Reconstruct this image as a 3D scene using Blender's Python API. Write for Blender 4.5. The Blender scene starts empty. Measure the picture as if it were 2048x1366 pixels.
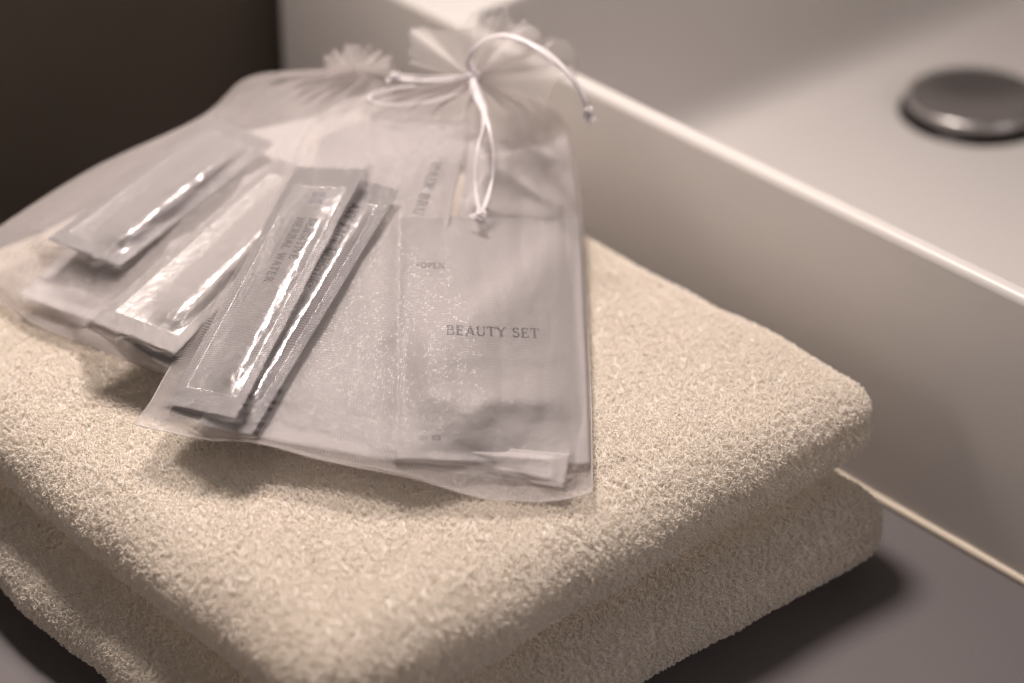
import bpy, bmesh, math, random
import numpy as np
from mathutils import Vector, noise as mn

random.seed(7); rng = np.random.default_rng(7)
scene = bpy.context.scene
COL = scene.collection
R = math.radians

# ------------------------------------------------------------------ camera
PITCH, AZ, FPX = R(31), R(41), 5200.0                 # focal length in pixels of a 2048-wide frame
fg = np.array([-math.cos(AZ), math.sin(AZ), 0]); RG = np.array([math.sin(AZ), math.cos(AZ), 0])
FWD = fg*math.cos(PITCH) + np.array([0, 0, -math.sin(PITCH)])
UP = fg*math.sin(PITCH) + np.array([0, 0, math.cos(PITCH)])
CAM = np.array([563.62, -484.44, 590.56])             # millimetres
cd = bpy.data.cameras.new('camera'); cam = bpy.data.objects.new('camera', cd); COL.objects.link(cam)
cam.location = CAM*.001
cam.rotation_euler = Vector(FWD).to_track_quat('-Z', 'Y').to_euler()
cd.sensor_width = 36.0; cd.lens = 36.0*FPX/2048
cd.clip_start = .01; cd.clip_end = 50
cd.dof.use_dof = True; cd.dof.focus_distance = .930; cd.dof.aperture_fstop = 4.5; cd.dof.aperture_blades = 0
scene.camera = cam

# ------------------------------------------------------------------ world, lamps, exposure
w = bpy.data.worlds.new('World'); scene.world = w; w.use_nodes = True
w.node_tree.nodes['Background'].inputs[0].default_value = (.84, .72, .65, 1)
w.node_tree.nodes['Background'].inputs[1].default_value = .12
def lamp(name, loc, aim, size, power, col, spread=180):
    ld = bpy.data.lights.new(name, 'AREA'); ld.shape = 'DISK'; ld.size = size; ld.energy = power; ld.color = col
    ld.spread = R(spread)
    o = bpy.data.objects.new(name, ld); COL.objects.link(o)
    o.location = Vector(loc)*.001
    o.rotation_euler = (Vector(aim)-Vector(loc)).to_track_quat('-Z', 'Y').to_euler()
    return o
lamp('mirror_lamp', (-345, 120, 980), (-110, -20, 60), .22, 3.05, (1, .872, .80), 84)
lamp('fill_right', (1100, 480, 760), (0, 100, 40), .4, 2.2, (1, .90, .88))  # added unseen fill, brightens the basin's inner wall and right-hand towel faces
lamp('fill_left', (-520, -900, 560), (-120, 60, 40), .5, 4.2, (1, .86, .77))  # added unseen fill from the left for towel sides and basin's outer wall
scene.view_settings.view_transform = 'Standard'; scene.view_settings.look = 'None'
scene.view_settings.exposure = 0.17; scene.view_settings.gamma = 1
scene.view_settings.use_curve_mapping = False
scene.cycles.use_denoising = True
scene.cycles.transparent_max_bounces = 24; scene.cycles.max_bounces = 16
scene.cycles.diffuse_bounces = 12; scene.cycles.glossy_bounces = 5; scene.cycles.transmission_bounces = 12
scene.cycles.sample_clamp_indirect = 6
scene.cycles.caustics_reflective = False; scene.cycles.caustics_refractive = False

# ------------------------------------------------------------------ helpers
def at(px, py, z):
    """measured picture point at height z (mm) -> place in the room (mm)"""
    px = np.asarray(px, float); py = np.asarray(py, float); z = np.asarray(z, float)
    r = FWD + RG*((px-1024)/FPX)[..., None] - UP*((py-683)/FPX)[..., None]
    return CAM + r*((z-CAM[2])/r[..., 2])[..., None]
def link(name, me, mat=None, parent=None, smooth=True):
    if mat: me.materials.append(mat)
    if smooth and len(me.polygons): me.polygons.foreach_set('use_smooth', np.ones(len(me.polygons), bool))
    o = bpy.data.objects.new(name, me); COL.objects.link(o)
    if parent:
        o.parent = parent; o.location = -parent.location
    return o
def mesh(name, v, f):
    me = bpy.data.meshes.new(name); me.from_pydata([tuple(p) for p in (np.asarray(v, float)*.001)], [], [tuple(int(i) for i in q) for q in f]); me.update()
    return me
def thing(name, label, cat, loc, group=None):
    o = bpy.data.objects.new(name, None); COL.objects.link(o); o.empty_display_size = .01
    o.location = Vector(loc)*.001; tag(o, label, cat, group); return o
def tag(o, label=None, cat=None, group=None, kind=None):
    if label: o['label'] = label
    if cat: o['category'] = cat
    if group: o['group'] = group
    if kind: o['kind'] = kind
    return o
def gridfaces(nu, nv, off=0, flip=False):
    i = np.arange(nu-1)[:, None]*nv + np.arange(nv-1)[None, :] + off
    q = np.stack([i, i+nv, i+nv+1, i+1], -1).reshape(-1, 4)
    return q[:, ::-1] if flip else q
def tube(pts, rad, n=8, flat=1.0, upv=None, cap=True):
    """swept tube or ribbon (flat<1) along pts (mm)"""
    pts = np.asarray(pts, float); m = len(pts)
    rad = np.broadcast_to(np.asarray(rad, float), (m,))
    tg = np.gradient(pts, axis=0); tg /= np.linalg.norm(tg, axis=1)[:, None]+1e-9
    V = []; a = np.linspace(0, 2*np.pi, n, endpoint=False)
    side = None
    for k in range(m):
        if upv is not None: u0 = np.asarray(upv[k] if np.ndim(upv) == 2 else upv, float)
        else: u0 = side if side is not None else np.array([.3, .2, 1.])
        s = u0 - tg[k]*(u0@tg[k]); s /= np.linalg.norm(s)+1e-9
        if upv is None: side = s
        b = np.cross(tg[k], s)
        V += [pts[k] + rad[k]*(b*math.cos(t) + s*math.sin(t)*flat) for t in a]
    F = []
    for k in range(m-1):
        for j in range(n):
            j2 = (j+1) % n; F.append((k*n+j, k*n+j2, (k+1)*n+j2, (k+1)*n+j))
    if cap: F += [tuple(range(n))[::-1], tuple(range((m-1)*n, m*n))]
    return V, F
def spline(pts, n):
    """Catmull-Rom through pts -> n points"""
    p = np.asarray(pts, float); m = len(p); t = np.linspace(0, m-1, n); i = np.clip(t.astype(int), 0, m-2); f = (t-i)[:, None]
    q = np.vstack([2*p[0]-p[1], p, 2*p[-1]-p[-2]])
    a, b, c, d = q[i], q[i+1], q[i+2], q[i+3]
    return .5*((2*b)+(-a+c)*f+(2*a-5*b+4*c-d)*f*f+(-a+3*b-3*c+d)*f**3)
def surf(ctrl, nu, nv):
    """bicubic sheet through ctrl[row v][col u] -> (nu,nv,k)"""
    c = np.asarray(ctrl, float)
    rows = np.stack([spline(r, nu) for r in c])          # (R,nu,k)
    return np.stack([spline(rows[:, i], nv) for i in range(nu)])
def vnoise(P, scale, seed=0.0):
    P = np.asarray(P).reshape(-1, 3)/scale + seed
    return np.array([mn.noise(Vector(p)) for p in P])

# ------------------------------------------------------------------ materials
def newmat(name):
    m = bpy.data.materials.new(name); m.use_nodes = True; nt = m.node_tree; nt.nodes.clear()
    out = nt.nodes.new('ShaderNodeOutputMaterial')
    def N(t, **k):
        n = nt.nodes.new('ShaderNode'+t)
        for a, v in k.items():
            if a.startswith('i_'):
                key = a[2:]; key = int(key) if key.isdigit() else key.replace('_', ' ')
                n.inputs[key].default_value = v
            else: setattr(n, a, v)
        return n
    L = nt.links.new
    return m, N, L, out
def principled(name, col, rough=.5, metal=0, spec=.5, bump=None, var=None, rvar=None, coat=0):
    m, N, L, out = newmat(name)
    b = N('BsdfPrincipled'); b.inputs['Base Color'].default_value = (*col, 1); b.inputs['Roughness'].default_value = rough
    b.inputs['Metallic'].default_value = metal; b.inputs['Specular IOR Level'].default_value = spec
    b.inputs['Coat Weight'].default_value = coat; b.inputs['Coat Roughness'].default_value = .08
    tc = N('TexCoord')
    if bump:
        for k, (sc, st, di) in enumerate(bump):
            n = N('TexNoise', i_Scale=sc, i_Detail=4.0); L(tc.outputs['Object'], n.inputs['Vector'])
            bp = N('Bump', i_Strength=st, i_Distance=di); L(n.outputs['Fac'], bp.inputs['Height'])
            if k: L(prev.outputs[0], bp.inputs['Normal'])
            prev = bp
        L(prev.outputs[0], b.inputs['Normal'])
    if var:
        sc, c2 = var
        n = N('TexNoise', i_Scale=sc, i_Detail=6.0, i_Roughness=.65); L(tc.outputs['Object'], n.inputs['Vector'])
        mx = N('Mix', data_type='RGBA'); mx.inputs[6].default_value = (*col, 1); mx.inputs[7].default_value = (*c2, 1)
        L(n.outputs['Fac'], mx.inputs[0]); L(mx.outputs[2], b.inputs['Base Color'])
    if rvar:
        sc, lo, hi = rvar
        n = N('TexNoise', i_Scale=sc, i_Detail=3.0); L(tc.outputs['Object'], n.inputs['Vector'])
        mr = N('MapRange'); mr.inputs[3].default_value = lo; mr.inputs[4].default_value = hi
        L(n.outputs['Fac'], mr.inputs[0]); L(mr.outputs[0], b.inputs['Roughness'])
    L(b.outputs[0], out.inputs[0]); return m

M = {}
M['ceramic'] = principled('glazed_ceramic', (.65, .622, .605), .32, spec=.4, rvar=(9, .28, .42))
M['counter'] = principled('grey_counter', (.098, .089, .092), .55, spec=.35, bump=[(1800, .25, .0002)], var=(900, (.142, .130, .134)), rvar=(30, .5, .7))
M['wall'] = principled('dark_wall', (.080, .062, .050), .6, spec=.25, var=(6, (.095, .08, .066)))
M['sealant'] = principled('cream_sealant', (.62, .55, .45), .5)
M['chrome'] = principled('drain_chrome', (.62, .60, .60), .24, metal=1, rvar=(40, .26, .38))
M['chrome_dark'] = principled('drain_dark', (.06, .055, .055), .3, metal=.6)
M['ink'] = principled('grey_ink', (.035, .033, .04), .5)
M['ink_soft'] = principled('soft_grey_ink', (.07, .068, .075), .5)
M['ink_blue'] = principled('blue_grey_ink', (.11, .12, .16), .5)

def towel_mat():
    m, N, L, out = newmat('cream_terry')
    tc = N('TexCoord'); oi = N('ObjectInfo')
    n = N('TexNoise', i_Scale=160.0, i_Detail=3.0); L(tc.outputs['Object'], n.inputs['Vector'])
    mx = N('Mix', data_type='RGBA'); mx.inputs[6].default_value = (.995, .961, .911, 1); mx.inputs[7].default_value = (.998, .974, .937, 1)
    L(n.outputs['Fac'], mx.inputs[0])
    d = N('BsdfDiffuse', i_Roughness=.9); t = N('BsdfTranslucent'); L(mx.outputs[2], d.inputs[0]); L(mx.outputs[2], t.inputs[0])
    ms = N('MixShader', i_Fac=.36); L(d.outputs[0], ms.inputs[1]); L(t.outputs[0], ms.inputs[2])
    g = N('BsdfGlossy', i_Roughness=.5); g.inputs[0].default_value = (1, .97, .93, 1)
    m2 = N('MixShader', i_Fac=.03); L(ms.outputs[0], m2.inputs[1]); L(g.outputs[0], m2.inputs[2])
    L(m2.outputs[0], out.inputs[0]); return m
M['terry'] = towel_mat()

def organza_mat(name, lo=.03, hi=.43, period=.60, col=(.66, .62, .62)):
    m, N, L, out = newmat(name)
    uv = N('UVMap'); sx = N('SeparateXYZ'); L(uv.outputs[0], sx.inputs[0])
    wob = N('TexNoise', i_Scale=.09, i_Detail=2.0); L(uv.outputs[0], wob.inputs['Vector'])
    def stripe(sock):
        ad = N('Math', operation='MULTIPLY_ADD'); L(wob.outputs['Fac'], ad.inputs[0]); ad.inputs[1].default_value = 3.0; L(sock, ad.inputs[2])
        dv = N('Math', operation='DIVIDE'); L(ad.outputs[0], dv.inputs[0]); dv.inputs[1].default_value = period
        fr = N('Math', operation='FRACT'); L(dv.outputs[0], fr.inputs[0])
        s = N('Math', operation='PINGPONG'); L(fr.outputs[0], s.inputs[0]); s.inputs[1].default_value = .5
        mr = N('MapRange', interpolation_type='SMOOTHSTEP'); mr.inputs[1].default_value = .22; mr.inputs[2].default_value = .42
        L(s.outputs[0], mr.inputs[0]); fl = N('Math', operation='FLOOR'); L(dv.outputs[0], fl.inputs[0])
        return mr.outputs[0], fl.outputs[0]
    a, fa = stripe(sx.outputs[0]); b, fb = stripe(sx.outputs[1])
    cov = N('Math', operation='MAXIMUM'); L(a, cov.inputs[0]); L(b, cov.inputs[1])
    al = N('MapRange'); al.inputs[3].default_value = lo; al.inputs[4].default_value = hi; L(cov.outputs[0], al.inputs[0])
    lw = N('LayerWeight', i_Blend=.35); gr = N('Math', operation='POWER', i_1=3.0); L(lw.outputs['Facing'], gr.inputs[0])
    ga = N('Math', operation='MULTIPLY_ADD', i_1=.5, use_clamp=True); L(gr.outputs[0], ga.inputs[0]); L(al.outputs[0], ga.inputs[2])
    cx = N('CombineXYZ'); L(fa, cx.inputs[0]); L(fb, cx.inputs[1])
    wn = N('TexWhiteNoise', noise_dimensions='2D'); L(cx.outputs[0], wn.inputs['Vector'])
    ge = N('NewGeometry')
    sub = N('VectorMath', operation='SUBTRACT'); L(wn.outputs['Color'], sub.inputs[0]); sub.inputs[1].default_value = (.5, .5, .5)
    sc = N('VectorMath', operation='SCALE'); sc.inputs['Scale'].default_value = .75; L(sub.outputs[0], sc.inputs[0])
    ad = N('VectorMath', operation='ADD'); L(ge.outputs['Normal'], ad.inputs[0]); L(sc.outputs[0], ad.inputs[1])
    nm = N('VectorMath', operation='NORMALIZE'); L(ad.outputs[0], nm.inputs[0])
    d = N('BsdfDiffuse'); d.inputs[0].default_value = (*col, 1)
    t = N('BsdfTranslucent'); t.inputs[0].default_value = (*col, 1)
    dm = N('MixShader', i_Fac=.40); L(d.outputs[0], dm.inputs[1]); L(t.outputs[0], dm.inputs[2])
    g = N('BsdfGlossy', i_Roughness=.42); g.inputs[0].default_value = (1, .98, .96, 1); L(nm.outputs[0], g.inputs['Normal'])
    gm = N('MixShader', i_Fac=.05); L(dm.outputs[0], gm.inputs[1]); L(g.outputs[0], gm.inputs[2])
    tr = N('BsdfTransparent')
    fm = N('MixShader'); L(ga.outputs[0], fm.inputs[0]); L(tr.outputs[0], fm.inputs[1]); L(gm.outputs[0], fm.inputs[2])
    L(fm.outputs[0], out.inputs[0]); return m
M['organza'] = organza_mat('white_organza')
M['organza_milky'] = organza_mat('milky_organza', .18, .48)
M['organza_back'] = organza_mat('white_organza_back', .10, .4)
M['organza_frill'] = organza_mat('white_organza_frill', .16, .52, col=(.86, .82, .81))

def foil_mat(name, col, rough, seal_bump=1.0):
    m, N, L, out = newmat(name)
    b = N('BsdfPrincipled'); b.inputs['Base Color'].default_value = (*col, 1); b.inputs['Metallic'].default_value = .92
    b.inputs['Roughness'].default_value = rough
    uv = N('UVMap'); sx = N('SeparateXYZ'); L(uv.outputs[0], sx.inputs[0]); at_ = N('Attribute', attribute_name='seal')
    def dots(s):
        dv = N('Math', operation='MULTIPLY'); dv.inputs[1].default_value = 2*math.pi/.95; L(s, dv.inputs[0])
        sn = N('Math', operation='SINE'); L(dv.outputs[0], sn.inputs[0]); return sn.outputs[0]
    mu = N('Math', operation='MULTIPLY'); L(dots(sx.outputs[0]), mu.inputs[0]); L(dots(sx.outputs[1]), mu.inputs[1])
    ms = N('Math', operation='MULTIPLY'); L(mu.outputs[0], ms.inputs[0]); L(at_.outputs['Fac'], ms.inputs[1])
    bp = N('Bump', i_Strength=seal_bump, i_Distance=.0005); L(ms.outputs[0], bp.inputs['Height'])
    n = N('TexNoise', i_Scale=.22, i_Detail=5.0, i_Roughness=.6); L(uv.outputs[0], n.inputs['Vector'])
    b2 = N('Bump', i_Strength=.35, i_Distance=.0012); L(n.outputs['Fac'], b2.inputs['Height']); L(bp.outputs[0], b2.inputs['Normal'])
    L(b2.outputs[0], b.inputs['Normal'])
    rr = N('MapRange'); rr.inputs[3].default_value = rough; rr.inputs[4].default_value = rough+.06; L(at_.outputs['Fac'], rr.inputs[0]); L(rr.outputs[0], b.inputs['Roughness'])
    L(b.outputs[0], out.inputs[0]); return m
M['foil'] = foil_mat('silver_foil', (.74, .72, .745), .31)
M['foil_lit'] = foil_mat('lit_foil', (.88, .86, .85), .32)  # lit copy of the silver foil, caught light put into its colour
M['foil_dark'] = foil_mat('dark_foil', (.22, .21, .225), .28)

def film_mat(name, col, trans=.18, rough=.5):
    m, N, L, out = newmat(name)
    b = N('BsdfPrincipled'); b.inputs['Base Color'].default_value = (*col, 1); b.inputs['Roughness'].default_value = rough
    b.inputs['Specular IOR Level'].default_value = .3
    uv = N('UVMap'); n = N('TexNoise', i_Scale=.10, i_Detail=5.0, i_Roughness=.55); L(uv.outputs[0], n.inputs['Vector'])
    bp = N('Bump', i_Strength=.35, i_Distance=.003); L(n.outputs['Fac'], bp.inputs['Height']); L(bp.outputs[0], b.inputs['Normal'])
    t = N('BsdfTranslucent'); t.inputs[0].default_value = (*col, 1)
    m1 = N('MixShader', i_Fac=.42); L(b.outputs[0], m1.inputs[1]); L(t.outputs[0], m1.inputs[2])
    tr = N('BsdfTransparent'); m2 = N('MixShader', i_Fac=trans); L(m1.outputs[0], m2.inputs[1]); L(tr.outputs[0], m2.inputs[2])
    L(m2.outputs[0], out.inputs[0]); return m
M['film'] = film_mat('frosted_film', (.53, .505, .51))
M['film_white'] = film_mat('white_film', (.74, .71, .71), .04)
M['pink'] = principled('pale_pink_plastic', (.80, .52, .47), .4)
def satin():
    m, N, L, out = newmat('satin_ribbon')
    b = N('BsdfPrincipled'); b.inputs['Base Color'].default_value = (.84, .81, .83, 1); b.inputs['Roughness'].default_value = .32
    b.inputs['Sheen Weight'].default_value = .3; b.inputs['Anisotropic'].default_value = .6
    t = N('BsdfTranslucent'); t.inputs[0].default_value = (.85, .82, .84, 1)
    mx = N('MixShader', i_Fac=.3); L(b.outputs[0], mx.inputs[1]); L(t.outputs[0], mx.inputs[2])
    tr = N('BsdfTransparent'); m2 = N('MixShader', i_Fac=.22); L(mx.outputs[0], m2.inputs[1]); L(tr.outputs[0], m2.inputs[2]); L(m2.outputs[0], out.inputs[0]); return m
M['satin'] = satin()

# ------------------------------------------------------------------ setting: counter, wall
def slab(name, x0, x1, y0, y1, z0, z1, mat):
    v = [(x, y, z) for z in (z0, z1) for x, y in ((x0, y0), (x1, y0), (x1, y1), (x0, y1))]
    f = [(3, 2, 1, 0), (4, 5, 6, 7), (0, 1, 5, 4), (1, 2, 6, 5), (2, 3, 7, 6), (3, 0, 4, 7)]
    return link(name, mesh(name, v, f), mat, smooth=False)
tag(slab('counter', -392, 420, -700, 900, -30, 0, M['counter']), kind='structure')
tag(slab('wall', -432, -392.5, -900, 1100, -30, 700, M['wall']), kind='structure')

# ------------------------------------------------------------------ washbasin
def rrect(x0, x1, y0, y1, r, z, n=10):
    P = []
    for cx, cy, a0 in ((x1-r, y1-r, 0), (x0+r, y1-r, 90), (x0+r, y0+r, 180), (x1-r, y0+r, 270)):
        for k in range(n+1):
            a = R(a0+90*k/n); P.append((cx+r*math.cos(a), cy+r*math.sin(a), z))
    return P
def loft(loops, close_last=True):
    n = len(loops[0]); V = [p for l in loops for p in l]; F = []
    for k in range(len(loops)-1):
        for j in range(n):
            j2 = (j+1) % n; F.append((k*n+j, k*n+j2, (k+1)*n+j2, (k+1)*n+j))
    if close_last: F.append(tuple(range((len(loops)-1)*n, len(loops)*n)))
    return V, F
basin = thing('washbasin', 'white rectangular ceramic washbasin with thin rim beside the towels', 'washbasin', (-40, 400, 0))
X0, X1, Y0, Y1, H = -389, 380, 190.7, 640, 118.5
lo = [rrect(X0, X1, Y0, Y1, 9, .3)]
for a in (0, 30, 60, 90): lo.append(rrect(X0+3.6*(1-math.cos(R(a))), X1-3.6*(1-math.cos(R(a))), Y0+3.6*(1-math.cos(R(a))), Y1-3.6*(1-math.cos(R(a))), 9, H-3.6+3.6*math.sin(R(a))))
ix0, ix1, iy0, iy1 = -256, 350, 199.0, 618
for a in (0, 30, 60, 90):
    d = -2.5*(1-math.sin(R(a)))
    lo.append(rrect(ix0+d, ix1-d, iy0+d, iy1-d, 14, H-2.5+2.5*math.cos(R(a))))
fr = 26
for a in range(0, 91, 10):
    c = fr*(1-math.cos(R(a)))
    lo.append(rrect(ix0+1+c+3, ix1-4-c, iy0+4+c, iy1-4-c, 14+a*.25, 20+fr-fr*math.sin(R(a))))
v, f = loft(lo)
link('basin_shell', mesh('basin_shell', v, f), M['ceramic'], basin)
v, f = tube([(x, Y0-.4, .9) for x in np.linspace(X0+8, X1, 60)], [1.9+.25*math.sin(k*1.7)*math.sin(k*.6) for k in range(60)], 8)
link('sealant_bead', mesh('sealant_bead', v, f), M['sealant'], basin)
def lathe(prof, c, n=64):
    V, F = [], []
    for r, z in prof:
        for k in range(n):
            a = 2*math.pi*k/n; V.append((c[0]+r*math.cos(a), c[1]+r*math.sin(a), c[2]+z))
    for k in range(len(prof)-1):
        for j in range(n):
            j2 = (j+1) % n; F.append((k*n+j, k*n+j2, (k+1)*n+j2, (k+1)*n+j))
    F.append(tuple(range((len(prof)-1)*n, len(prof)*n)))
    return V, F
DC = (-169, 458, 20)
v, f = lathe([(38, .05), (38, 1.2), (36.5, 2.0), (33, 2.2), (32, 1.6), (31.5, .9), (3, .6)], DC)
dr = link('drain', mesh('drain', v, f), M['chrome_dark'], basin)
v, f = lathe([(29, .7), (29, 3.0), (33.5, 4.2), (34.5, 7.5), (34, 9.2), (32.5, 10), (30, 9.6), (20, 7.2), (9, 5.8), (1, 5.5)], DC)
link('stopper', mesh('stopper', v, f), M['chrome'], None).parent = dr

# ------------------------------------------------------------------ towels
def towel_body(x0, x1, y0, y1, z0, z1, seed, notch, lift):
    bm = bmesh.new(); bmesh.ops.create_cube(bm, size=2); bmesh.ops.subdivide_edges(bm, edges=bm.edges[:], cuts=70, use_grid_fill=True)
    P = np.array([v.co for v in bm.verts]); bm.verts.index_update()
    F = [tuple(v.index for v in q.verts) for q in bm.faces]; bm.free()
    h = np.array([(x1-x0)/2, (y1-y0)/2, (z1-z0)/2]); c = np.array([(x0+x1)/2, (y0+y1)/2, (z0+z1)/2])
    # denser rows near the rounded edges
    def warp(t, half): return np.sign(t)*(1-(1-np.abs(t))**1.25)
    Q = np.stack([warp(P[:, 0], 0), warp(P[:, 1], 0), P[:, 2]], 1)*h
    r = h[2]*.9
    inner = np.maximum(h-np.array([r*1.0, r*1.0, r]), .001)
    cl = np.clip(Q, -inner, inner); d = Q-cl
    n = np.linalg.norm(d, axis=1)
    # map box shell to rounded shell
    D = d/np.maximum(n, 1e-6)[:, None]
    dd = np.max(np.abs(d)/r, axis=1)
    out = cl + D*(r*dd)[:, None]
    out[n < 1e-6] = Q[n < 1e-6]
    # soft shoulders: the top sinks gently toward the edges
    ex = np.minimum(h[0]-np.abs(out[:, 0]), h[1]-np.abs(out[:, 1]))
    up = np.clip(out[:, 2]/h[2], 0, 1)
    out[:, 2] -= up*2.6*np.exp(-np.maximum(ex-6, 0)/18.0)
    dn_ = np.clip(-out[:, 2]/h[2], 0, 1)              # the under edge curls up, leaving a gap below
    out[:, 2] += dn_*lift*np.exp(-np.maximum(ex-2, 0)/13.0)
    # bulge of the fold in the middle of the thickness, a shallow crease between two layers
    zz = out[:, 2]/h[2]
    side = np.exp(-np.maximum(ex, 0)/9.0)
    cre = notch*np.exp(-((zz-.18)/.16)**2)*side*np.clip((out[:, 1]-h[1]*.45)/(h[1]*.3), 0, 1)
    nrm = out.copy(); nrm[:, 2] = 0; nrm /= np.linalg.norm(nrm, axis=1)[:, None]+1e-6
    out -= nrm*cre[:, None]
    W = out + c
    n1 = vnoise(W, 48, seed); n2 = vnoise(W, 17, seed+9); n3 = vnoise(W, 7, seed+3)
    off = n1*3.0+n2*1.0+n3*.25
    dirv = (out/h); dirv = dirv**3; dirv /= np.linalg.norm(dirv, axis=1)[:, None]+1e-6
    W = W + dirv*off[:, None]*np.where(out[:, 2] < -h[2]*.7, .15, 1)[:, None]
    W[:, 2] = np.maximum(W[:, 2], z0-.2)
    return W, F
def pile_nodes(name, density):
    ng = bpy.data.node_groups.new(name, 'GeometryNodeTree')
    ng.interface.new_socket('Geometry', in_out='INPUT', socket_type='NodeSocketGeometry')
    ng.interface.new_socket('Geometry', in_out='OUTPUT', socket_type='NodeSocketGeometry')
    nd = ng.nodes; L = ng.links.new
    gi = nd.new('NodeGroupInput'); go = nd.new('NodeGroupOutput')
    dp = nd.new('GeometryNodeDistributePointsOnFaces'); dp.distribute_method = 'RANDOM'
    at_ = nd.new('GeometryNodeInputNamedAttribute'); at_.data_type = 'FLOAT'; at_.inputs['Name'].default_value = 'pile'
    mu = nd.new('ShaderNodeMath'); mu.operation = 'MULTIPLY'; mu.inputs[1].default_value = density*1e6
    L(at_.outputs[0], mu.inputs[0]); L(gi.outputs[0], dp.inputs['Mesh']); L(mu.outputs[0], dp.inputs['Density'])
    js = nd.new('GeometryNodeJoinGeometry')
    circ = nd.new('GeometryNodeCurvePrimitiveCircle'); circ.inputs['Resolution'].default_value = 4; circ.inputs['Radius'].default_value = .00016
    variants = [((-.55, 0, -.4), (-1.2, .5, 3.0), (1.3, -.4, 2.9), (.5, .1, -.4)),
                ((-.3, .3, -.4), (-1.9, .2, 2.6), (1.0, .9, 3.3), (.6, -.2, -.4)),
                ((-.4, 0, -.4), (.4, 1.5, 3.2), (1.6, -1.2, 2.4), (.3, 0, -.4)),
                ((-.5, -.2, -.4), (-.9, -1.3, 2.4), (.9, 1.4, 2.7), (.5, .2, -.4)),
                ((-.3, 0, -.4), (-.2, .3, 3.6), (2.3, .4, 2.4), (.2, .3, -.4)),
                ((-.4, .1, -.4), (-2.1, -.6, 2.0), (2.0, .8, 2.2), (.4, -.1, -.4))]
    for a, b, c, d in variants:
        bz = nd.new('GeometryNodeCurvePrimitiveBezierSegment'); bz.mode = 'POSITION'; bz.inputs['Resolution'].default_value = 9
        for k, p in zip(('Start', 'Start Handle', 'End Handle', 'End'), (a, b, c, d)): bz.inputs[k].default_value = [p[0]*.001, p[1]*.001, p[2]*.0008]
        cm = nd.new('GeometryNodeCurveToMesh'); L(bz.outputs[0], cm.inputs['Curve']); L(circ.outputs[0], cm.inputs['Profile Curve'])
        ss = nd.new('GeometryNodeSetShadeSmooth'); L(cm.outputs[0], ss.inputs[0])
        g2 = nd.new('GeometryNodeGeometryToInstance'); L(ss.outputs[0], g2.inputs[0]); L(g2.outputs[0], js.inputs[0])
    ip = nd.new('GeometryNodeInstanceOnPoints'); ip.inputs['Pick Instance'].default_value = True
    L(dp.outputs['Points'], ip.inputs['Points']); L(js.outputs[0], ip.inputs['Instance'])
    ri = nd.new('FunctionNodeRandomValue'); ri.data_type = 'INT'; ri.inputs[4].default_value = 0; ri.inputs[5].default_value = 5
    L(ri.outputs[2], ip.inputs['Instance Index'])
    # orientation: along the surface normal, random spin, then a random lean and a droop
    ro = nd.new('FunctionNodeRandomValue'); ro.data_type = 'FLOAT_VECTOR'
    ro.inputs[0].default_value = (-.55, -.55, -3.14); ro.inputs[1].default_value = (.55, .55, 3.14); ro.inputs['Seed'].default_value = 3
    rr = nd.new('FunctionNodeRotateRotation'); rr.rotation_space = 'LOCAL'
    e2 = nd.new('FunctionNodeEulerToRotation'); L(ro.outputs[0], e2.inputs[0])
    # neighbouring loops lean together in small drifts
    nz = nd.new('ShaderNodeTexNoise'); nz.inputs['Scale'].default_value = 130.0; nz.inputs['Detail'].default_value = 2.0
    ns = nd.new('ShaderNodeVectorMath'); ns.operation = 'SUBTRACT'; ns.inputs[1].default_value = (.5, .5, .5); L(nz.outputs['Color'], ns.inputs[0])
    n2 = nd.new('ShaderNodeVectorMath'); n2.operation = 'MULTIPLY'; n2.inputs[1].default_value = (1.3, 1.3, 0); L(ns.outputs[0], n2.inputs[0])
    e3 = nd.new('FunctionNodeEulerToRotation'); L(n2.outputs[0], e3.inputs[0])
    rq = nd.new('FunctionNodeRotateRotation'); rq.rotation_space = 'LOCAL'; L(dp.outputs['Rotation'], rq.inputs[0]); L(e3.outputs[0], rq.inputs[1])
    L(rq.outputs[0], rr.inputs[0]); L(e2.outputs[0], rr.inputs[1]); L(rr.outputs[0], ip.inputs['Rotation'])
    rs = nd.new('FunctionNodeRandomValue'); rs.data_type = 'FLOAT'; rs.inputs[2].default_value = .62; rs.inputs[3].default_value = 1.18; rs.inputs['Seed'].default_value = 8
    L(rs.outputs[1], ip.inputs['Scale'])
    sm = nd.new('GeometryNodeSetMaterial'); sm.inputs['Material'].default_value = M['terry']
    L(ip.outputs[0], sm.inputs['Geometry']); L(sm.outputs[0], go.inputs[0])
    return ng
PILE = pile_nodes('terry_pile', 1.2)
def towel(label, box, seed, notch, lift, hide):
    x0, x1, y0, y1, z0, z1 = box
    t = thing('folded_towel', label, 'towel', ((x0+x1)/2, (y0+y1)/2, z0), 'folded cream terry towels in a stack')
    W, F = towel_body(*box, seed, notch, lift)
    link('cloth', mesh('cloth', W, F), M['terry'], t)
    me = mesh('pile', W, F)
    me.update(); nz = np.array([v.normal.z for v in me.vertices]); nx = np.array([v.normal.x for v in me.vertices]); ny = np.array([v.normal.y for v in me.vertices])
    d = np.where(nz < -.75, 0, 1.0)
    d *= np.where((W[:, 0] < x0+25) & (nz < .5), .25, 1)
    if hide: d *= np.where((nz > .6) & (W[:, 0] < x1-45) & (W[:, 1] > y0+45), 0, 1)
    a = me.attributes.new('pile', 'FLOAT', 'POINT'); a.data.foreach_set('value', d.astype(np.float32))
    o = link('pile', me, M['terry'], t); o['kind'] = 'stuff'
    md = o.modifiers.new('pile', 'NODES'); md.node_group = PILE
    return t
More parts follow.
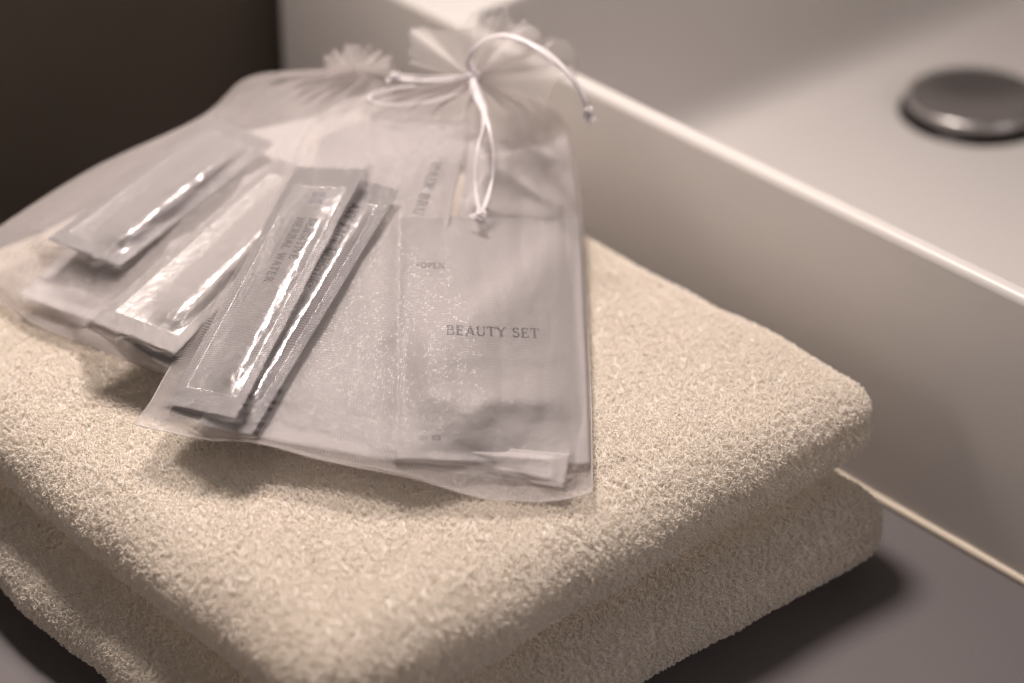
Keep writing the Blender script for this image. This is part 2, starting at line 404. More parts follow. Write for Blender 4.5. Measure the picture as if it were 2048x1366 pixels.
towel('cream terry towel folded on top, carrying the organza bags', (-285, 36.5, -105, 162, 41.5, 79.5), 1.3, 2.0, 5.0, False)
towel('cream terry towel folded at the bottom of the stack on the counter', (-285, 46.5, -115, 158, 1.5, 37), 5.1, 2, 7.0, True)

# ------------------------------------------------------------------ stroke lettering (serif capitals)
TK, TN = .165, .08
def glyph(ch):
    """-> (width, list of strips); a strip is (points, widths)"""
    S = []
    def ln(x0, y0, x1, y1, w, n=4):
        t = np.linspace(0, 1, n)[:, None]; S.append((np.array([x0, y0])*(1-t)+np.array([x1, y1])*t, np.full(n, w)))
    def arc(cx, cy, rx, ry, a0, a1, n=14, w0=TN, w1=TK):
        a = np.radians(np.linspace(a0, a1, n)); S.append((np.stack([cx+rx*np.cos(a), cy+ry*np.sin(a)], 1), w0+(w1-w0)*np.abs(np.cos(a))**1.5))
    def sf(x, y, h=.13): ln(x-h, y, x+h, y, TN, 2)
    def stem(x, w=TK, top=True, bot=True, y0=0, y1=1):
        ln(x, y0, x, y1, w)
        if top: sf(x, y1-TN/2)
        if bot: sf(x, y0+TN/2)
    if ch in 'BPRDEFLHIKTUNM': pass
    if ch == 'B': stem(.16); ln(.16, .97, .34, .97, TN); arc(.34, .755, .2, .215, 90, -90); ln(.16, .53, .38, .53, TN); arc(.36, .28, .25, .25, 90, -90); ln(.16, .03, .36, .03, TN); return .7, S
    if ch == 'E': stem(.16); ln(.16, .97, .56, .97, TN); ln(.56, .99, .56, .8, TN); ln(.16, .53, .44, .53, TN); ln(.44, .62, .44, .43, TN); ln(.16, .03, .6, .03, TN); ln(.6, .01, .6, .22, TN); return .7, S
    if ch == 'F': stem(.16); ln(.16, .97, .56, .97, TN); ln(.56, .99, .56, .8, TN); ln(.16, .53, .44, .53, TN); ln(.44, .62, .44, .43, TN); return .64, S
    if ch == 'A': ln(.08, 0, .37, 1, TN); ln(.37, 1, .66, 0, TK); ln(.17, .34, .56, .34, TN); sf(.08, .03, .1); sf(.66, .03, .13); return .76, S
    if ch == 'U': stem(.15, bot=False, y0=.3); arc(.4, .3, .25, .28, 180, 360); stem(.65, TN, bot=False, y0=.3); return .8, S
    if ch == 'T': stem(.34, top=False); ln(.02, .97, .66, .97, TN); ln(.03, .98, .03, .78, TN); ln(.65, .98, .65, .78, TN); return .7, S
    if ch == 'Y': ln(.06, 1, .36, .46, TK); ln(.66, 1, .36, .46, TN); stem(.36, top=False, y1=.48); sf(.06, .97, .12); sf(.66, .97, .1); return .74, S
    if ch == 'S': arc(.28, .745, .2, .225, 25, 270, w0=TN*1.3); arc(.28, .275, .22, .245, 90, -155, w0=TN*1.3); ln(.47, .98, .47, .76, TN); ln(.06, .02, .06, .26, TN); return .58, S
    if ch == 'N': stem(.12, TN); ln(.12, 1, .68, 0, TK); stem(.68, TN, bot=False); return .82, S
    if ch == 'I': stem(.17); return .36, S
    if ch == 'V': ln(.07, 1, .37, 0, TK); ln(.37, 0, .67, 1, TN); sf(.07, .97, .12); sf(.67, .97, .1); return .74, S
    if ch == 'H': stem(.15); stem(.65); ln(.15, .52, .65, .52, TN); return .82, S
    if ch == 'R': stem(.16); ln(.16, .97, .34, .97, TN); arc(.34, .74, .22, .23, 90, -90); ln(.16, .5, .36, .5, TN); ln(.34, .5, .66, .02, TK); sf(.68, .03, .08); return .74, S
    if ch == 'P': stem(.16); ln(.16, .97, .34, .97, TN); arc(.34, .73, .23, .24, 90, -90); ln(.16, .49, .36, .49, TN); return .62, S
    if ch == 'L': stem(.16); ln(.16, .03, .56, .03, TN); ln(.56, .01, .56, .24, TN); return .64, S
    if ch == 'W': ln(.06, 1, .3, 0, TK); ln(.3, 0, .52, 1, TN); ln(.52, 1, .76, 0, TK); ln(.76, 0, .98, 1, TN); sf(.06, .97, .1); sf(.98, .97, .1); return 1.06, S
    if ch == 'O': arc(.4, .5, .33, .47, 0, 360, 26); return .8, S
    if ch == 'C': arc(.42, .5, .34, .47, 40, 320, 22); ln(.68, .96, .68, .72, TN); return .74, S
    if ch == 'M': stem(.12, TN); ln(.12, 1, .46, .05, TK); ln(.46, .05, .8, 1, TN); stem(.8); return .96, S
    if ch == 'X': ln(.06, 1, .64, 0, TK); ln(.64, 1, .06, 0, TN); sf(.06, .97, .1); sf(.64, .97, .1); sf(.06, .03, .1); sf(.64, .03, .1); return .72, S
    if ch == 'G': arc(.42, .5, .34, .47, 40, 320, 22); ln(.68, .4, .68, .06, TK); sf(.68, .42); return .8, S
    if ch == '2': arc(.3, .74, .22, .23, 160, -30); ln(.5, .64, .08, .04, TN); ln(.08, .04, .55, .04, TK*.8); return .62, S
    if ch == '1': stem(.25, top=False); ln(.25, .97, .1, .84, TN); return .45, S
    if ch == '<': return .62, [(np.array([[.0, .5], [.5, .5]]), np.array([.0, .62]))]
    return .38, S
def lettering(text, h, gap=.08, bold=0.0):
    """text set on a line, mm; -> V (x,y), F"""
    V, F, x = [], [], 0.0
    for ch in text:
        wd, S = glyph(ch)
        for p, wdt in S:
            wdt = wdt+bold
            tg = np.gradient(p, axis=0); tg /= np.linalg.norm(tg, axis=1)[:, None]+1e-9
            nn = np.stack([-tg[:, 1], tg[:, 0]], 1); b = len(V)
            for q, n_, wi in zip(p, nn, wdt):
                V.append((q+n_*wi/2+[x, 0])*h); V.append((q-n_*wi/2+[x, 0])*h)
            for k in range(len(p)-1): F.append((b+2*k, b+2*k+1, b+2*k+3, b+2*k+2))
        x += wd+gap
    return np.array(V), F, x*h
def small_text(text, h):
    """tiny sans print from the built-in face, as mesh points"""
    c = bpy.data.curves.new('print', 'FONT'); c.body = text; c.size = h*1.3; c.resolution_u = 1
    o = bpy.data.objects.new('print', c); COL.objects.link(o)
    me = o.to_mesh(); V = np.array([v.co[:2] for v in me.vertices]); F = [tuple(p.vertices) for p in me.polygons]
    o.to_mesh_clear(); bpy.data.objects.remove(o); bpy.data.curves.remove(c)
    return V, F, (V[:, 0].max() if len(V) else 0)

# ------------------------------------------------------------------ packets
ZM = np.full((2, 400, 560), -1e9)            # draping heights of bag contents over picture cells of 4 px, per bag (origin -96,-96)
def ztop_add(bag, px, py, z):
    i = np.clip(((py+96)/4).astype(int), 0, 399); j = np.clip(((px+96)/4).astype(int), 0, 559)
    np.maximum.at(ZM[bag], (i.ravel(), j.ravel()), z.ravel())
class Packet:
    """flat packet: corners TL TR BR BL as (px,py,z); s runs left-right, t top-bottom"""
    def __init__(s, bag, corners, bulge, seal_s, seal_t, wr, seed, thick=None, skew=1.0, folds=None, vs=2.2):
        s.c = np.array(corners, float); s.bulge = bulge; s.ss = seal_s; s.st = seal_t; s.wr = wr; s.seed = seed; s.skew = skew; s.folds = folds; s.vs = vs
        s.thick = thick if thick is not None else bulge*1.3
        P = at(s.c[:, 0], s.c[:, 1], s.c[:, 2]); s.P = P
        s.w = (np.linalg.norm(P[1]-P[0])+np.linalg.norm(P[2]-P[3]))/2; s.h = (np.linalg.norm(P[3]-P[0])+np.linalg.norm(P[2]-P[1]))/2
        s.bag = bag
    def mask(s, S, T):
        S = S**s.skew
        a = np.clip(np.minimum(S, 1-S)/max(s.ss, 1e-4)-1, 0, 1e9)*s.ss/(.5-s.ss)
        b = np.clip(np.minimum(T, 1-T)/max(s.st, 1e-4)-1, 0, 1e9)*s.st/(.5-s.st)
        return (.5-.5*np.cos(np.pi*np.clip(a, 0, 1)) if s.skew != 1 else 1-(1-np.clip(a, 0, 1))**2.2)*np.clip(1-(1-np.clip(b*s.vs, 0, 1))**2, 0, 1)
    def pz(s, S, T, extra=0):
        c = s.c
        q = (c[0]*((1-S)*(1-T))[..., None]+c[1]*(S*(1-T))[..., None]+c[2]*(S*T)[..., None]+c[3]*((1-S)*T)[..., None])
        m = s.mask(S, T)
        X = np.stack([S*s.w, T*s.h, np.full_like(S, s.seed*7.3)], -1)
        z = q[..., 2]+s.bulge*m
        if s.wr:
            for sx, sy, am, pw in s.wr:
                n = vnoise(X*np.array([1/sx, 1/sy, 1]), 1.0, s.seed).reshape(S.shape)
                z = z+am*(1-2*np.abs(n)**pw if pw != 1 else n)*(.25+.75*np.clip(m*1.6, 0, 1))
        if s.folds is not None: z = z+s.folds(S, T)*np.clip(m*2, 0, 1)
        return q[..., 0], q[..., 1], z+extra
    def pos(s, S, T, extra=0):
        x, y, z = s.pz(np.asarray(S, float), np.asarray(T, float), extra); return at(x, y, z)
    def build(s, name, label, cat, mat, group=None, nu=40, nv=70, serr=0, crimp=True):
        S, T = np.meshgrid(np.linspace(0, 1, nu), np.linspace(0, 1, nv), indexing='ij')
        T2 = T.copy()
        if serr:
            zig = (np.arange(nu) % 2)*serr/s.h; T2[:, 0] = zig; T2[:, -1] = 1-zig
        x, y, z = s.pz(S, T2); top = at(x, y, z)
        ztop_add(s.bag, x, y, z)
        for k in range(3):
            Sd, Td = rng.random((220, 220)), rng.random((220, 220))
            if not k: xd, yd, zd = x, y, z
        # fill the draping map densely by bilinear upsampling of the grid
        f = 5
        iu = np.linspace(0, nu-1, nu*f); iv = np.linspace(0, nv-1, nv*f)
        def up(A):
            A1 = np.stack([np.interp(iv, np.arange(nv), A[i]) for i in range(nu)]); return np.stack([np.interp(iu, np.arange(nu), A1[:, j]) for j in range(nv*f)], 1)
        ztop_add(s.bag, up(x), up(y), up(z))
        th = .35+s.thick*s.mask(S, T)
        bot = top.copy(); bot[..., 2] -= th
        n = nu*nv; V = np.vstack([top.reshape(-1, 3), bot.reshape(-1, 3)])
        F = [tuple(q) for q in gridfaces(nu, nv, 0, True)]+[tuple(q) for q in gridfaces(nu, nv, n)]
        edge = [i*nv for i in range(nu)]+[(nu-1)*nv+j for j in range(1, nv)]+[i*nv+nv-1 for i in range(nu-2, -1, -1)]+[j for j in range(nv-2, 0, -1)]
        for a, b in zip(edge, edge[1:]+edge[:1]): F.append((a, b, b+n, a+n))
        root = thing(name, label, cat, s.P.mean(0)-[0, 0, 1], group)
        me = mesh('wrapper', V, F)
        seal = ((np.minimum(S, 1-S) < s.ss*1.05) | (np.minimum(T, 1-T) < s.st*1.05)).astype(np.float32).ravel()
        a = me.attributes.new('seal', 'FLOAT', 'POINT'); a.data.foreach_set('value', np.concatenate([seal, seal]))
        uvv = np.stack([S*s.w, T*s.h], -1).reshape(-1, 2); uvv = np.vstack([uvv, uvv])
        ul = me.uv_layers.new(name='UVMap'); li = np.empty(len(me.loops), np.int32); me.loops.foreach_get('vertex_index', li)
        ul.data.foreach_set('uv', uvv[li].astype(np.float32).ravel())
        s.root = root; s.body = link('wrapper', me, mat, root)
        return s
    def print(s, name, VF, s0, t0, ds, dt, mat, off=.13, raise_=0):
        """lay flat print on the top face: local x runs along (ds) and y along (dt), unit vectors in mm on the packet"""
        V, F = VF[0], VF[1]
        S = s0+(V[:, 0]*ds[0]+V[:, 1]*dt[0])/s.w; T = t0+(V[:, 0]*ds[1]+V[:, 1]*dt[1])/s.h
        P = s.pos(S, T, off)
        if raise_:
            n = len(P); Q = s.pos(S, T, -.1); V2 = np.vstack([P, Q]); F2 = list(F)
            for q in F:
                for a, b in zip(q, q[1:]+q[:1]): F2.append((a, a+n, b+n, b))
            return link(name, mesh(name, V2, F2), mat, s.root, smooth=False)
        return link(name, mesh(name, P, F), mat, s.root, smooth=False)

G1 = 'packets inside the front organza bag'; G2 = 'sachets inside the rear organza bag'
FOILW = [(9, 30, .6, 1), (6, 7, .32, .8), (4, 16, .28, .6)]
# --- rear bag
r_white = Packet(0, [(330, 300, 106), (640, 230, 118), (500, 760, 90), (40, 590, 90)], 5, .05, .05, [(40, 30, 4, 1), (14, 10, 1.6, 1), (5, 6, .6, .7)], 3.1).build('paper_packet', 'white crumpled packet under the foil sachets in the rear bag', 'packet', M['film_white'], nu=60, nv=60)
sC = Packet(0, [(600, 350, 114), (655, 400, 113), (338, 737, 98.5), (240, 672, 99)], 2, .09, .06, FOILW, 1.7, thick=3, skew=1.7).build('foil_sachet', 'dark edged foil sachet peeking out under the bright sachet in the rear bag', 'sachet', M['foil_dark'], G2)
sA = Packet(0, [(425, 232, 119), (548, 285, 121), (236, 535, 109), (94, 478, 108)], 5.0, .10, .07, FOILW, 2.2, thick=5.5, skew=1.7).build('foil_sachet', 'silver foil sachet farthest left, beside the dark wall in the rear bag', 'sachet', M['foil'], G2, serr=.5)
sB = Packet(0, [(553, 316, 121), (690, 360, 121), (349, 708, 105), (180, 641, 107)], 4.5, .10, .08, FOILW, 6.4, thick=5, skew=1.7).build('foil_sachet', 'brightest foil sachet lying at the bottom edge of the rear bag', 'sachet', M['foil_lit'], G2, serr=.5)
# --- front bag
FILMW = [(46, 60, 2.0, 1), (16, 24, .7, 1), (7, 10, .25, .7)]
hair = Packet(1, [(650, 238, 126), (940, 240, 132), (800, 925, 95), (480, 868, 97)], 4, .05, .04, FILMW, 4.4, thick=7).build('hair_brush_packet', 'frosted hair brush packet with rotated lettering behind the foil sachets', 'packet', M['film'], G1, nu=50, nv=90)
tis = Packet(1, [(940, 285, 130), (1134, 276, 111), (1166, 470, 91), (915, 440, 114)], 4, .04, .04, [(40, 26, 2.6, .9), (16, 18, .6, 1)], 8.8, thick=12).build('tissue_packet', 'white folded soft packet at the upper right under the drawstring', 'packet', M['film_white'], G1, nu=40, nv=40)
tooth = Packet(1, [(690, 868, 95), (1140, 908, 93), (1127, 976, 85.5), (700, 903, 90)], 1.5, .03, .12, [(12, 5, 1.0, 1), (60, 1.4, .25, 1)], 5.9, thick=4).build('white_packet', 'narrow white packet with crimped end along the bottom of the front bag', 'packet', M['film_white'], G1, nu=90, nv=30)
def pouch_folds(S, T):
    sm = lambda x: .5+.5*np.tanh(x)
    d = ((T-.53)+.60*(S-.11)+.25*(S-.5)**2)/1.17
    z = 3.2*sm(d/.035)-2.2*sm((d-.16)/.10)
    ridge = T-(.74+.30*(S-.72)**2)
    z = z+1.3*np.exp(-(ridge/.045)**2)*sm((S-.42)/.05)-.8*np.exp(-((ridge-.10)/.05)**2)*sm((S-.45)/.06)
    return z
bea = Packet(1, [(797, 430, 130), (1160, 438, 97), (1180, 928, 87), (790, 918, 97)], 7, .045, .03, [(55, 45, 1.6, 1), (34, 22, .4, .9), (9, 12, .25, .8)], 11.3, thick=9, folds=pouch_folds, vs=1.25).build('beauty_set_packet', 'frosted beauty set packet with grey lettering at the right of the front bag', 'packet', M['film'], G1, nu=70, nv=90)
sD = Packet(1, [(620, 372, 126), (762, 420, 127), (514, 873, 97.5), (339, 823, 98)], 1.5, .09, .05, FOILW, 7.7, thick=2, skew=1.7).build('foil_sachet', 'dark foil sachet lowest of the three in the front bag', 'sachet', M['foil_dark'], G1, serr=.5)
sM = Packet(1, [(668, 345, 132), (799, 378, 131), (503, 869, 100.5), (395, 850, 101)], 3.0, .15, .07, [(9, 30, .6, 1), (4, 3, .25, .8), (4, 14, .25, .6)], 9.1, thick=3.5, skew=1.7).build('foil_sachet', 'silver face moisture sachet half covered by the herbal water sachet', 'sachet', M['foil'], G1, nu=46, nv=110, serr=.5)
sH = Packet(1, [(592, 333, 132), (731, 337, 139), (471, 837, 107), (336, 808, 100.5)], 2.6, .12, .075, [(9, 34, .4, 1), (6, 7, .34, .8), (4, 20, .2, .6)], 12.5, thick=4, skew=1.7).build('foil_sachet', 'silver herbal water sachet with printed lettering on top of the front sachets', 'sachet', M['foil'], G1, nu=46, nv=110, serr=.5)
# prints on the herbal water sachet: lines run down its length
dn, rt = (0, 1), (1, 0)
def down(pk, name, txt, h, s0, t0, mat, small=False, sx=1.0):
    V, F, _ = (small_text(txt, h) if small else lettering(txt, h, .08, .08)); V = np.array(V)*[sx, 1]
    return pk.print(name, (V, F), s0, t0, (0, 1), (1, 0), mat)
down(sH, 'headline', 'SENSITIVE', 3.9, .58, .205, M['ink'], sx=.92)
down(sH, 'headline', 'HERBAL WATER', 3.9, .40, .205, M['ink'], sx=.94)
for k, (t, t0) in enumerate([('soothes and refreshes your skin with every use', .20), ('to give you have a blend of natural', .42), ('extracts and formula for everyday use', .44), ('with gentle herbal care', .50)]):
    down(sH, 'small_print', t, 1.05, .32-.062*k, t0, M['ink_soft'], True, .95)
# emblem: four little framed marks
V, F = [], []
def rect(x, y, w_, h_):
    b = len(V); V.extend([(x, y), (x+w_, y), (x+w_, y+h_), (x, y+h_)]); F.append((b, b+1, b+2, b+3))
for ex in (0, 3.4):
    for ey in (0, 3.4):
        for k in range(3): rect(ex, ey+k*1.1, 2.6, .38)
        rect(ex+.2, ey, .4, 2.6); rect(ex+2.0, ey, .4, 2.6); rect(ex+1.1, ey+.6, .35, 2.0)
sH.print('emblem', (np.array(V, float), F), .44, .10, (0, 1), (1, 0), M['ink_blue'])
sM_t = down(sM, 'headline', 'AXY FACE MOISTURE', 3.8, .46, .09, M['ink'], sx=.98)
V, F, wd = lettering('L2G1', 2.6, .2)
sH.print('batch_number', (V, F), .30, .977, (1, 0), (0, -1), M['foil_lit'], .3, .3)
V, F, wd = lettering('BEAUTY SET', 5.4, .07)
bea.print('headline', (np.array(V)*[41.5/wd, 1], F), .262, .484, (1, .02), (-.02, -1), M['ink'])
V, F, wd = lettering('<OPEN', 3.0, .06)
bea.print('open_mark', (np.array(V)*[13.5/wd, 1], F), .095, .212, (1, .02), (0, -1), M['ink_soft'])
V, F = [], []
for x0, w_ in ((0, 3.6), (5.5, .5), (8.4, .5)): rect(x0, 0, w_, .6)
rect(5.5, 0, 3.4, .5); rect(5.5, 2.0, 3.4, .5); rect(5.5, 0, .5, 2.2); rect(8.4, 0, .5, 2.2); rect(.2, 1.4, 3.0, .45)
bea.print('recycling_mark', (np.array(V, float), F), .125, .915, (1, .05), (0, -1), M['ink_soft'])
V, F, wd = lettering('HAIR BRUSH', 4.3, .12)
hair.print('headline', (np.array(V)*[1.15, 1], F), .800, .125, (-.105, .994), (.994, .10), M['ink_soft'])
V, F = [], []
rect(0, 0, 5.5, 1.8); hair.print('grey_mark', (np.array(V, float), F), .46, .020, (1, .0), (0, 1), M['ink_blue'])
V, F = [], []
rect(0, 0, 2.0, 7.5); hair.print('grey_mark', (np.array(V, float), F), .715, .285, (1, .0), (0, 1), M['ink_blue'])

# ------------------------------------------------------------------ organza bags
def smooth_map(Z, it=3):
    A = Z.copy()
    for _ in range(it):                       # grow the covered area a little so the cloth bridges small gaps
        B = np.pad(A, 1, constant_values=-1e9)
        mx = np.max([B[1+i:B.shape[0]-1+i, 1+j:B.shape[1]-1+j] for i in (-1, 0, 1) for j in (-1, 0, 1)], axis=0)
        A = np.where(A < -1e8, mx-.9, A)
    return A
def sample(Z, px, py):
    i = np.clip(((py+96)/4).astype(int), 0, 399); j = np.clip(((px+96)/4).astype(int), 0, 559); return Z[i, j]
class Bag:
    pass
def bag(label, ctrl, idx, uvsize, seed, nu, nv, pleats, floor_z, back_drop, fmat='organza'):
    B = Bag(); S3 = surf(ctrl, nu, nv); px, py, z0 = S3[..., 0], S3[..., 1], S3[..., 2]
    U, V = np.meshgrid(np.linspace(0, 1, nu), np.linspace(0, 1, nv), indexing='ij')
    Z = smooth_map(ZM[idx])
    hm = sample(Z, px, py)+.9
    edge = np.minimum(U, 1-U)
    fade = np.clip(edge/.02, 0, 1)*np.clip(V/.02, 0, 1)
    hm = np.where(fade < 1, -1e9, hm)
    z = np.maximum(z0, hm)
    for k in range(14):                       # let the cloth relax over what it covers
        zs = z.copy(); zs[1:-1, 1:-1] = (z[2:, 1:-1]+z[:-2, 1:-1]+z[1:-1, 2:]+z[1:-1, :-2])/4
        z = np.maximum(zs, hm)
        z[0], z[-1], z[:, 0], z[:, -1] = z0[0], z0[-1], z0[:, 0], z0[:, -1]
    W0 = np.stack([U*uvsize[0], V*uvsize[1], np.full_like(U, seed)], -1)
    wr = vnoise(W0*np.array([1/26, 1/40, 1]), 1, seed).reshape(U.shape)*2.2 + vnoise(W0*np.array([1/8, 1/16, 1]), 1, seed+4).reshape(U.shape)*.8
    inside = np.clip(edge/.06, 0, 1)*np.clip(V/.06, 0, 1)
    z = z+np.abs(wr)*inside*np.clip((.9-V)*4, 0, 1)
    pl = np.clip((V-.62)/.33, 0, 1)**1.6
    ph = U*pleats*2*np.pi+seed+2.2*np.sin(U*9+seed)
    z = z+pl*(2.6*np.sin(ph)+1.0*np.sin(ph*2.3+1))*np.clip((1.0-V)*7+.25, 0, 1)
    front = at(px, py, z)
    # back sheet: shares the rim, sags on to what the bag lies on
    prof = np.clip(np.sin(np.pi*np.clip(U, 0, 1)), 0, 1)**.6*np.clip(np.sin(np.pi*np.clip(V*.97+.0, 0, 1)), 0, 1)**.6
    rim = at(px, py, z0); back = rim.copy(); back[..., 2] = np.maximum(np.minimum(rim[..., 2], floor_z+2+0*U), rim[..., 2]-back_drop*prof)
    back[..., 2] -= .25
    root = thing('organza_bag', label, 'gift bag', at(np.array(ctrl[0][2][0]), np.array(ctrl[0][2][1]), np.array(floor_z)), 'white organza drawstring bags on the towels')
    def sheet(name, P, mat, flip):
        me = mesh(name, P.reshape(-1, 3), gridfaces(nu, nv, 0, flip))
        ul = me.uv_layers.new(name='UVMap'); li = np.empty(len(me.loops), np.int32); me.loops.foreach_get('vertex_index', li)
        uvv = np.stack([U*uvsize[0], V*uvsize[1]], -1).reshape(-1, 2); ul.data.foreach_set('uv', uvv[li].astype(np.float32).ravel())
        return link(name, me, mat, root)
    sheet('front_sheet', front, M[fmat], False); sheet('back_sheet', back, M['organza_back'], True)
    for line in (front[:, 0], front[0], front[-1]):
        v, f = tube(line[::2], .22, 6); link('seam', mesh('seam', v, f), M['seam'], root)
    B.root = root; B.front = front; B.px = px; B.py = py
    return B
M['seam'] = organza_mat('organza_seam', .25, .5)
def on_sheet(B, px, py, lift=1.2):
    d = (B.px-px)**2+(B.py-py)**2; i = np.argmin(d); p = B.front.reshape(-1, 3)[i]
    dep = (p-CAM)@FWD
    r = FWD+RG*(px-1024)/FPX-UP*(py-683)/FPX
    return CAM+r*(dep-lift)
def ribbon(B, pts, wmm=1.7, n=60, face=None):
    p = spline(pts, n); v, f = tube(p, wmm, 8, .14, upv=(-FWD if face is None else face)); return link('ribbon', mesh('ribbon', v, f), M['satin'], B.root)
def knot(B, c, r=2.4, tail=(0, 0, -1)):
    t = np.linspace(0, 2*np.pi, 60); c = np.asarray(c, float); tail = np.asarray(tail, float)
    p = np.stack([np.sin(t)+2*np.sin(2*t), np.cos(t)-2*np.cos(2*t), -1.4*np.sin(3*t)], 1)*r/3.0+c
    v, f = tube(p, r*.38, 8, cap=False); o = link('knot', mesh('knot', v, f), M['satin'], B.root)
    for k in (-1, 1):
        q = [c, c+tail*2.5+RG*k*.8, c+tail*5.5+RG*k*1.6]
        v, f = tube(spline(q, 12), np.linspace(1.0, 1.5, 12), 8, .2, upv=-FWD); link('ribbon_end', mesh('ribbon_end', v, f), M['satin'], B.root)
    return o
def frill(B, base, outline, seed, layers=2, n=150, m=34):
    """gathered mouth of the bag fanning out beyond the tie"""
    b = at(np.array(base[0]), np.array(base[1]), np.array(base[2]))
    for L_ in range(layers):
        o = spline([at(np.array(x), np.array(y), np.array(z+(-5 if L_ else 4))) for x, y, z in outline], n)
        t = np.linspace(0, 1, m)[None, :, None]
        u = np.linspace(0, 1, n)
        P = b+(o-b)[:, None, :]*(.05+.95*t**.9)
        ph = u*2*np.pi*(5+2*L_)+seed+L_*1.3+2*np.sin(u*11+seed)
        amp = (np.sin(ph)*3.0+np.sin(ph*2.1+1)*.8)[:, None]*np.linspace(.2, 1, m)[None]**.8
        nz = np.array([-.2, .1, 1.]); nz /= np.linalg.norm(nz)
        P = P+nz*amp[..., None]
        P = P+((P-b)/40.0)*(1.6*np.sin(ph*1.7))[:, None, None]*np.linspace(0, 1, m)[None, :, None]
        U, V = np.meshgrid(u, np.linspace(0, 1, m), indexing='ij')
        me = mesh('frill', P.reshape(-1, 3), gridfaces(n, m))
        ul = me.uv_layers.new(name='UVMap'); li = np.empty(len(me.loops), np.int32); me.loops.foreach_get('vertex_index', li)
        uvv = np.stack([U*150, V*38], -1).reshape(-1, 2); ul.data.foreach_set('uv', uvv[li].astype(np.float32).ravel())
        link('frill', me, M['organza_frill'], B.root)

# rear bag
rc = [[(-70, 545, 87), (60, 642, 85), (190, 694, 84.5), (320, 748, 85), (450, 800, 86)],
      [(-60, 500, 92), (80, 570, 94), (220, 630, 96), (350, 690, 96), (470, 740, 92)],
      [(10, 447, 98), (160, 490, 104), (290, 540, 107), (420, 590, 107), (530, 640, 100)],
      [(190, 335, 106), (290, 390, 111), (400, 430, 114), (510, 470, 114), (600, 500, 108)],
      [(400, 236, 114), (470, 260, 119), (540, 290, 122), (620, 320, 122), (680, 340, 117)],
      [(492, 158, 126), (560, 180, 127), (620, 200, 128), (690, 215, 127), (740, 230, 123)],
      [(600, 142, 130), (650, 150, 130), (690, 160, 130), (730, 165, 130), (770, 175, 127)],
      [(700, 140, 130), (705, 142, 130), (710, 144, 130), (714, 146, 130), (720, 148, 129)]]
B2 = bag('white organza bag at the back left holding bright foil sachets', rc, 0, (165, 200), 2.4, 110, 130, 8, 83, 14, 'organza_milky')
frill(B2, (708, 142, 131), [(660, 150, 132), (648, 128, 136), (668, 112, 140), (700, 104, 142), (735, 104, 142), (770, 122, 138), (800, 140, 132)], 3.3, 2, 110, 24)
# front bag
fc = [[(265, 848, 97), (400, 876, 97.5), (520, 884, 98.5), (640, 914, 98), (820, 950, 94), (960, 992, 88), (1060, 1003, 84), (1130, 998, 84), (1185, 984, 84)],
      [(300, 806, 99), (420, 815, 101), (530, 830, 101), (650, 855, 100), (820, 890, 95), (960, 915, 91), (1060, 925, 89), (1130, 925, 87), (1184, 915, 85.5)],
      [(340, 735, 101), (440, 745, 105), (550, 755, 106), (670, 770, 105), (830, 780, 102), (960, 790, 98), (1060, 795, 95), (1130, 800, 91), (1182, 800, 88)],
      [(460, 537, 111), (550, 550, 116), (640, 565, 118), (740, 580, 117), (850, 590, 116), (970, 605, 112), (1060, 620, 102), (1125, 630, 94), (1175, 640, 88)],
      [(560, 372, 122), (640, 390, 127), (710, 400, 129), (790, 405, 130), (880, 410, 126), (980, 420, 119), (1060, 430, 108), (1115, 440, 102), (1164, 450, 93)],
      [(625, 245, 132), (690, 265, 136), (760, 280, 138), (830, 290, 139), (900, 290, 139), (985, 285, 137), (1050, 280, 128), (1100, 276, 117), (1140, 275, 107)],
      [(720, 192, 138), (770, 203, 140), (820, 215, 142), (870, 220, 143), (920, 222, 144), (980, 218, 143), (1030, 214, 139), (1070, 212, 134), (1100, 215, 126)],
      [(850, 172, 142), (875, 176, 143), (900, 180, 144), (920, 182, 145), (942, 184, 146), (965, 184, 145), (985, 183, 143), (1005, 182, 141), (1020, 185, 137)],
      [(934, 160, 146), (936, 160, 146), (939, 161, 147), (941, 161, 147), (944, 161, 147), (946, 161, 147), (949, 161, 146), (952, 160, 146), (955, 160, 145)]]
B1 = bag('white organza drawstring bag in front, tied with satin ribbon', fc, 1, (164, 215), 5.6, 150, 170, 9, 83, 16)
frill(B1, (944, 158, 147), [(1060, 196, 140), (1110, 168, 146), (1156, 136, 150), (1120, 92, 160), (1080, 76, 164), (1025, 36, 168), (985, 28, 170), (925, 48, 166), (850, 48, 162), (822, 90, 156), (824, 125, 150)], 1.1, 2, 190, 36)
K1 = at(np.array(944), np.array(152), np.array(148.5))
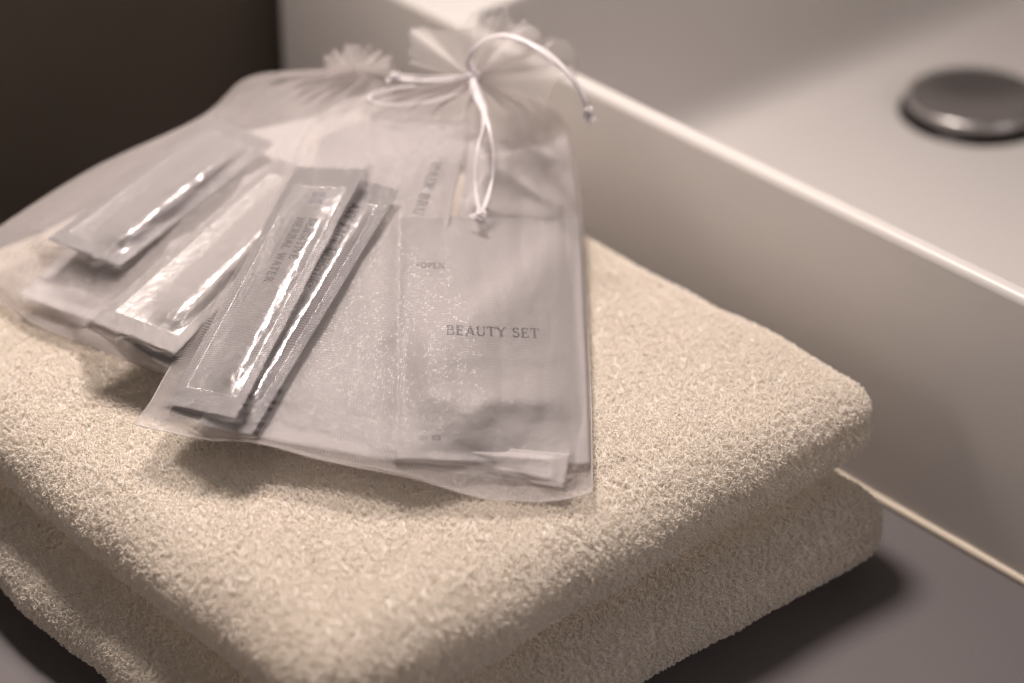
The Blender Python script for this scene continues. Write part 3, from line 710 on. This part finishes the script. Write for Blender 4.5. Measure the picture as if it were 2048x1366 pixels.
def A_(x, y, z): return at(np.array(x), np.array(y), np.array(z))
# ribbons: arch to the right, hanging loop in front, tail to the left, drawstring round the neck
ribbon(B1, [K1, A_(938, 118, 156), A_(968, 80, 166), (A_(1012, 70, 171)), A_(1070, 92, 170), A_(1128, 138, 164), A_(1160, 180, 156), A_(1173, 214, 150)], 1.35, 70, UP*.6-FWD+.3*RG)
ribbon(B1, [K1, A_(948, 112, 155), A_(984, 74, 167), (A_(1030, 76, 171)), A_(1088, 100, 169), A_(1138, 148, 163), A_(1164, 190, 155), A_(1174, 216, 150)], 1.1, 70, UP*.8-FWD*.5-.2*RG)
knot(B1, A_(1175, 220, 149), 1.6, -UP*.9+RG*.15)
RW = np.interp(np.linspace(0, 1, 60), [0, .12, .3, .45, .72, .88, 1], [1.1, 1.9, 1.3, .4, .42, 1.1, .7])   # satin ribbon seen flat, then on edge, then flat again
S_ = lambda x, y, l=1.0: on_sheet(B1, x, y, l)
ribbon(B1, [K1-FWD*2, S_(955, 190, 2.5), S_(968, 222, 2.5), S_(966, 255), S_(955, 300), S_(950, 360), S_(955, 405), S_(961, 425)], RW, 60)
ribbon(B1, [K1-FWD*2.4, S_(950, 185, 3.2), S_(966, 220, 3.2), S_(980, 265), S_(987, 310), S_(985, 355), S_(974, 400), S_(962, 426)], RW*.9, 60)
knot(B1, S_(961, 428, 1.8), 1.9, -UP*.35-RG*.45-FWD*.35)
ribbon(B1, [K1, A_(900, 158, 148), A_(850, 160, 147), A_(805, 158, 146), A_(790, 152, 146)], 1.1, 40, UP-FWD)
ribbon(B1, [K1, A_(905, 152, 149), A_(855, 153, 148), A_(812, 150, 147), A_(791, 150, 146)], .9, 40, UP-.5*FWD)
knot(B1, A_(790, 152, 147), 1.7, -UP*.5-RG*.3)
ribbon(B1, [S_(925, 188), S_(860, 203), S_(800, 210), S_(758, 207), S_(738, 197), S_(748, 186), S_(785, 176), S_(830, 171)], .5, 60)
knot(B1, K1-FWD*1.0, 2.6, UP*.3)
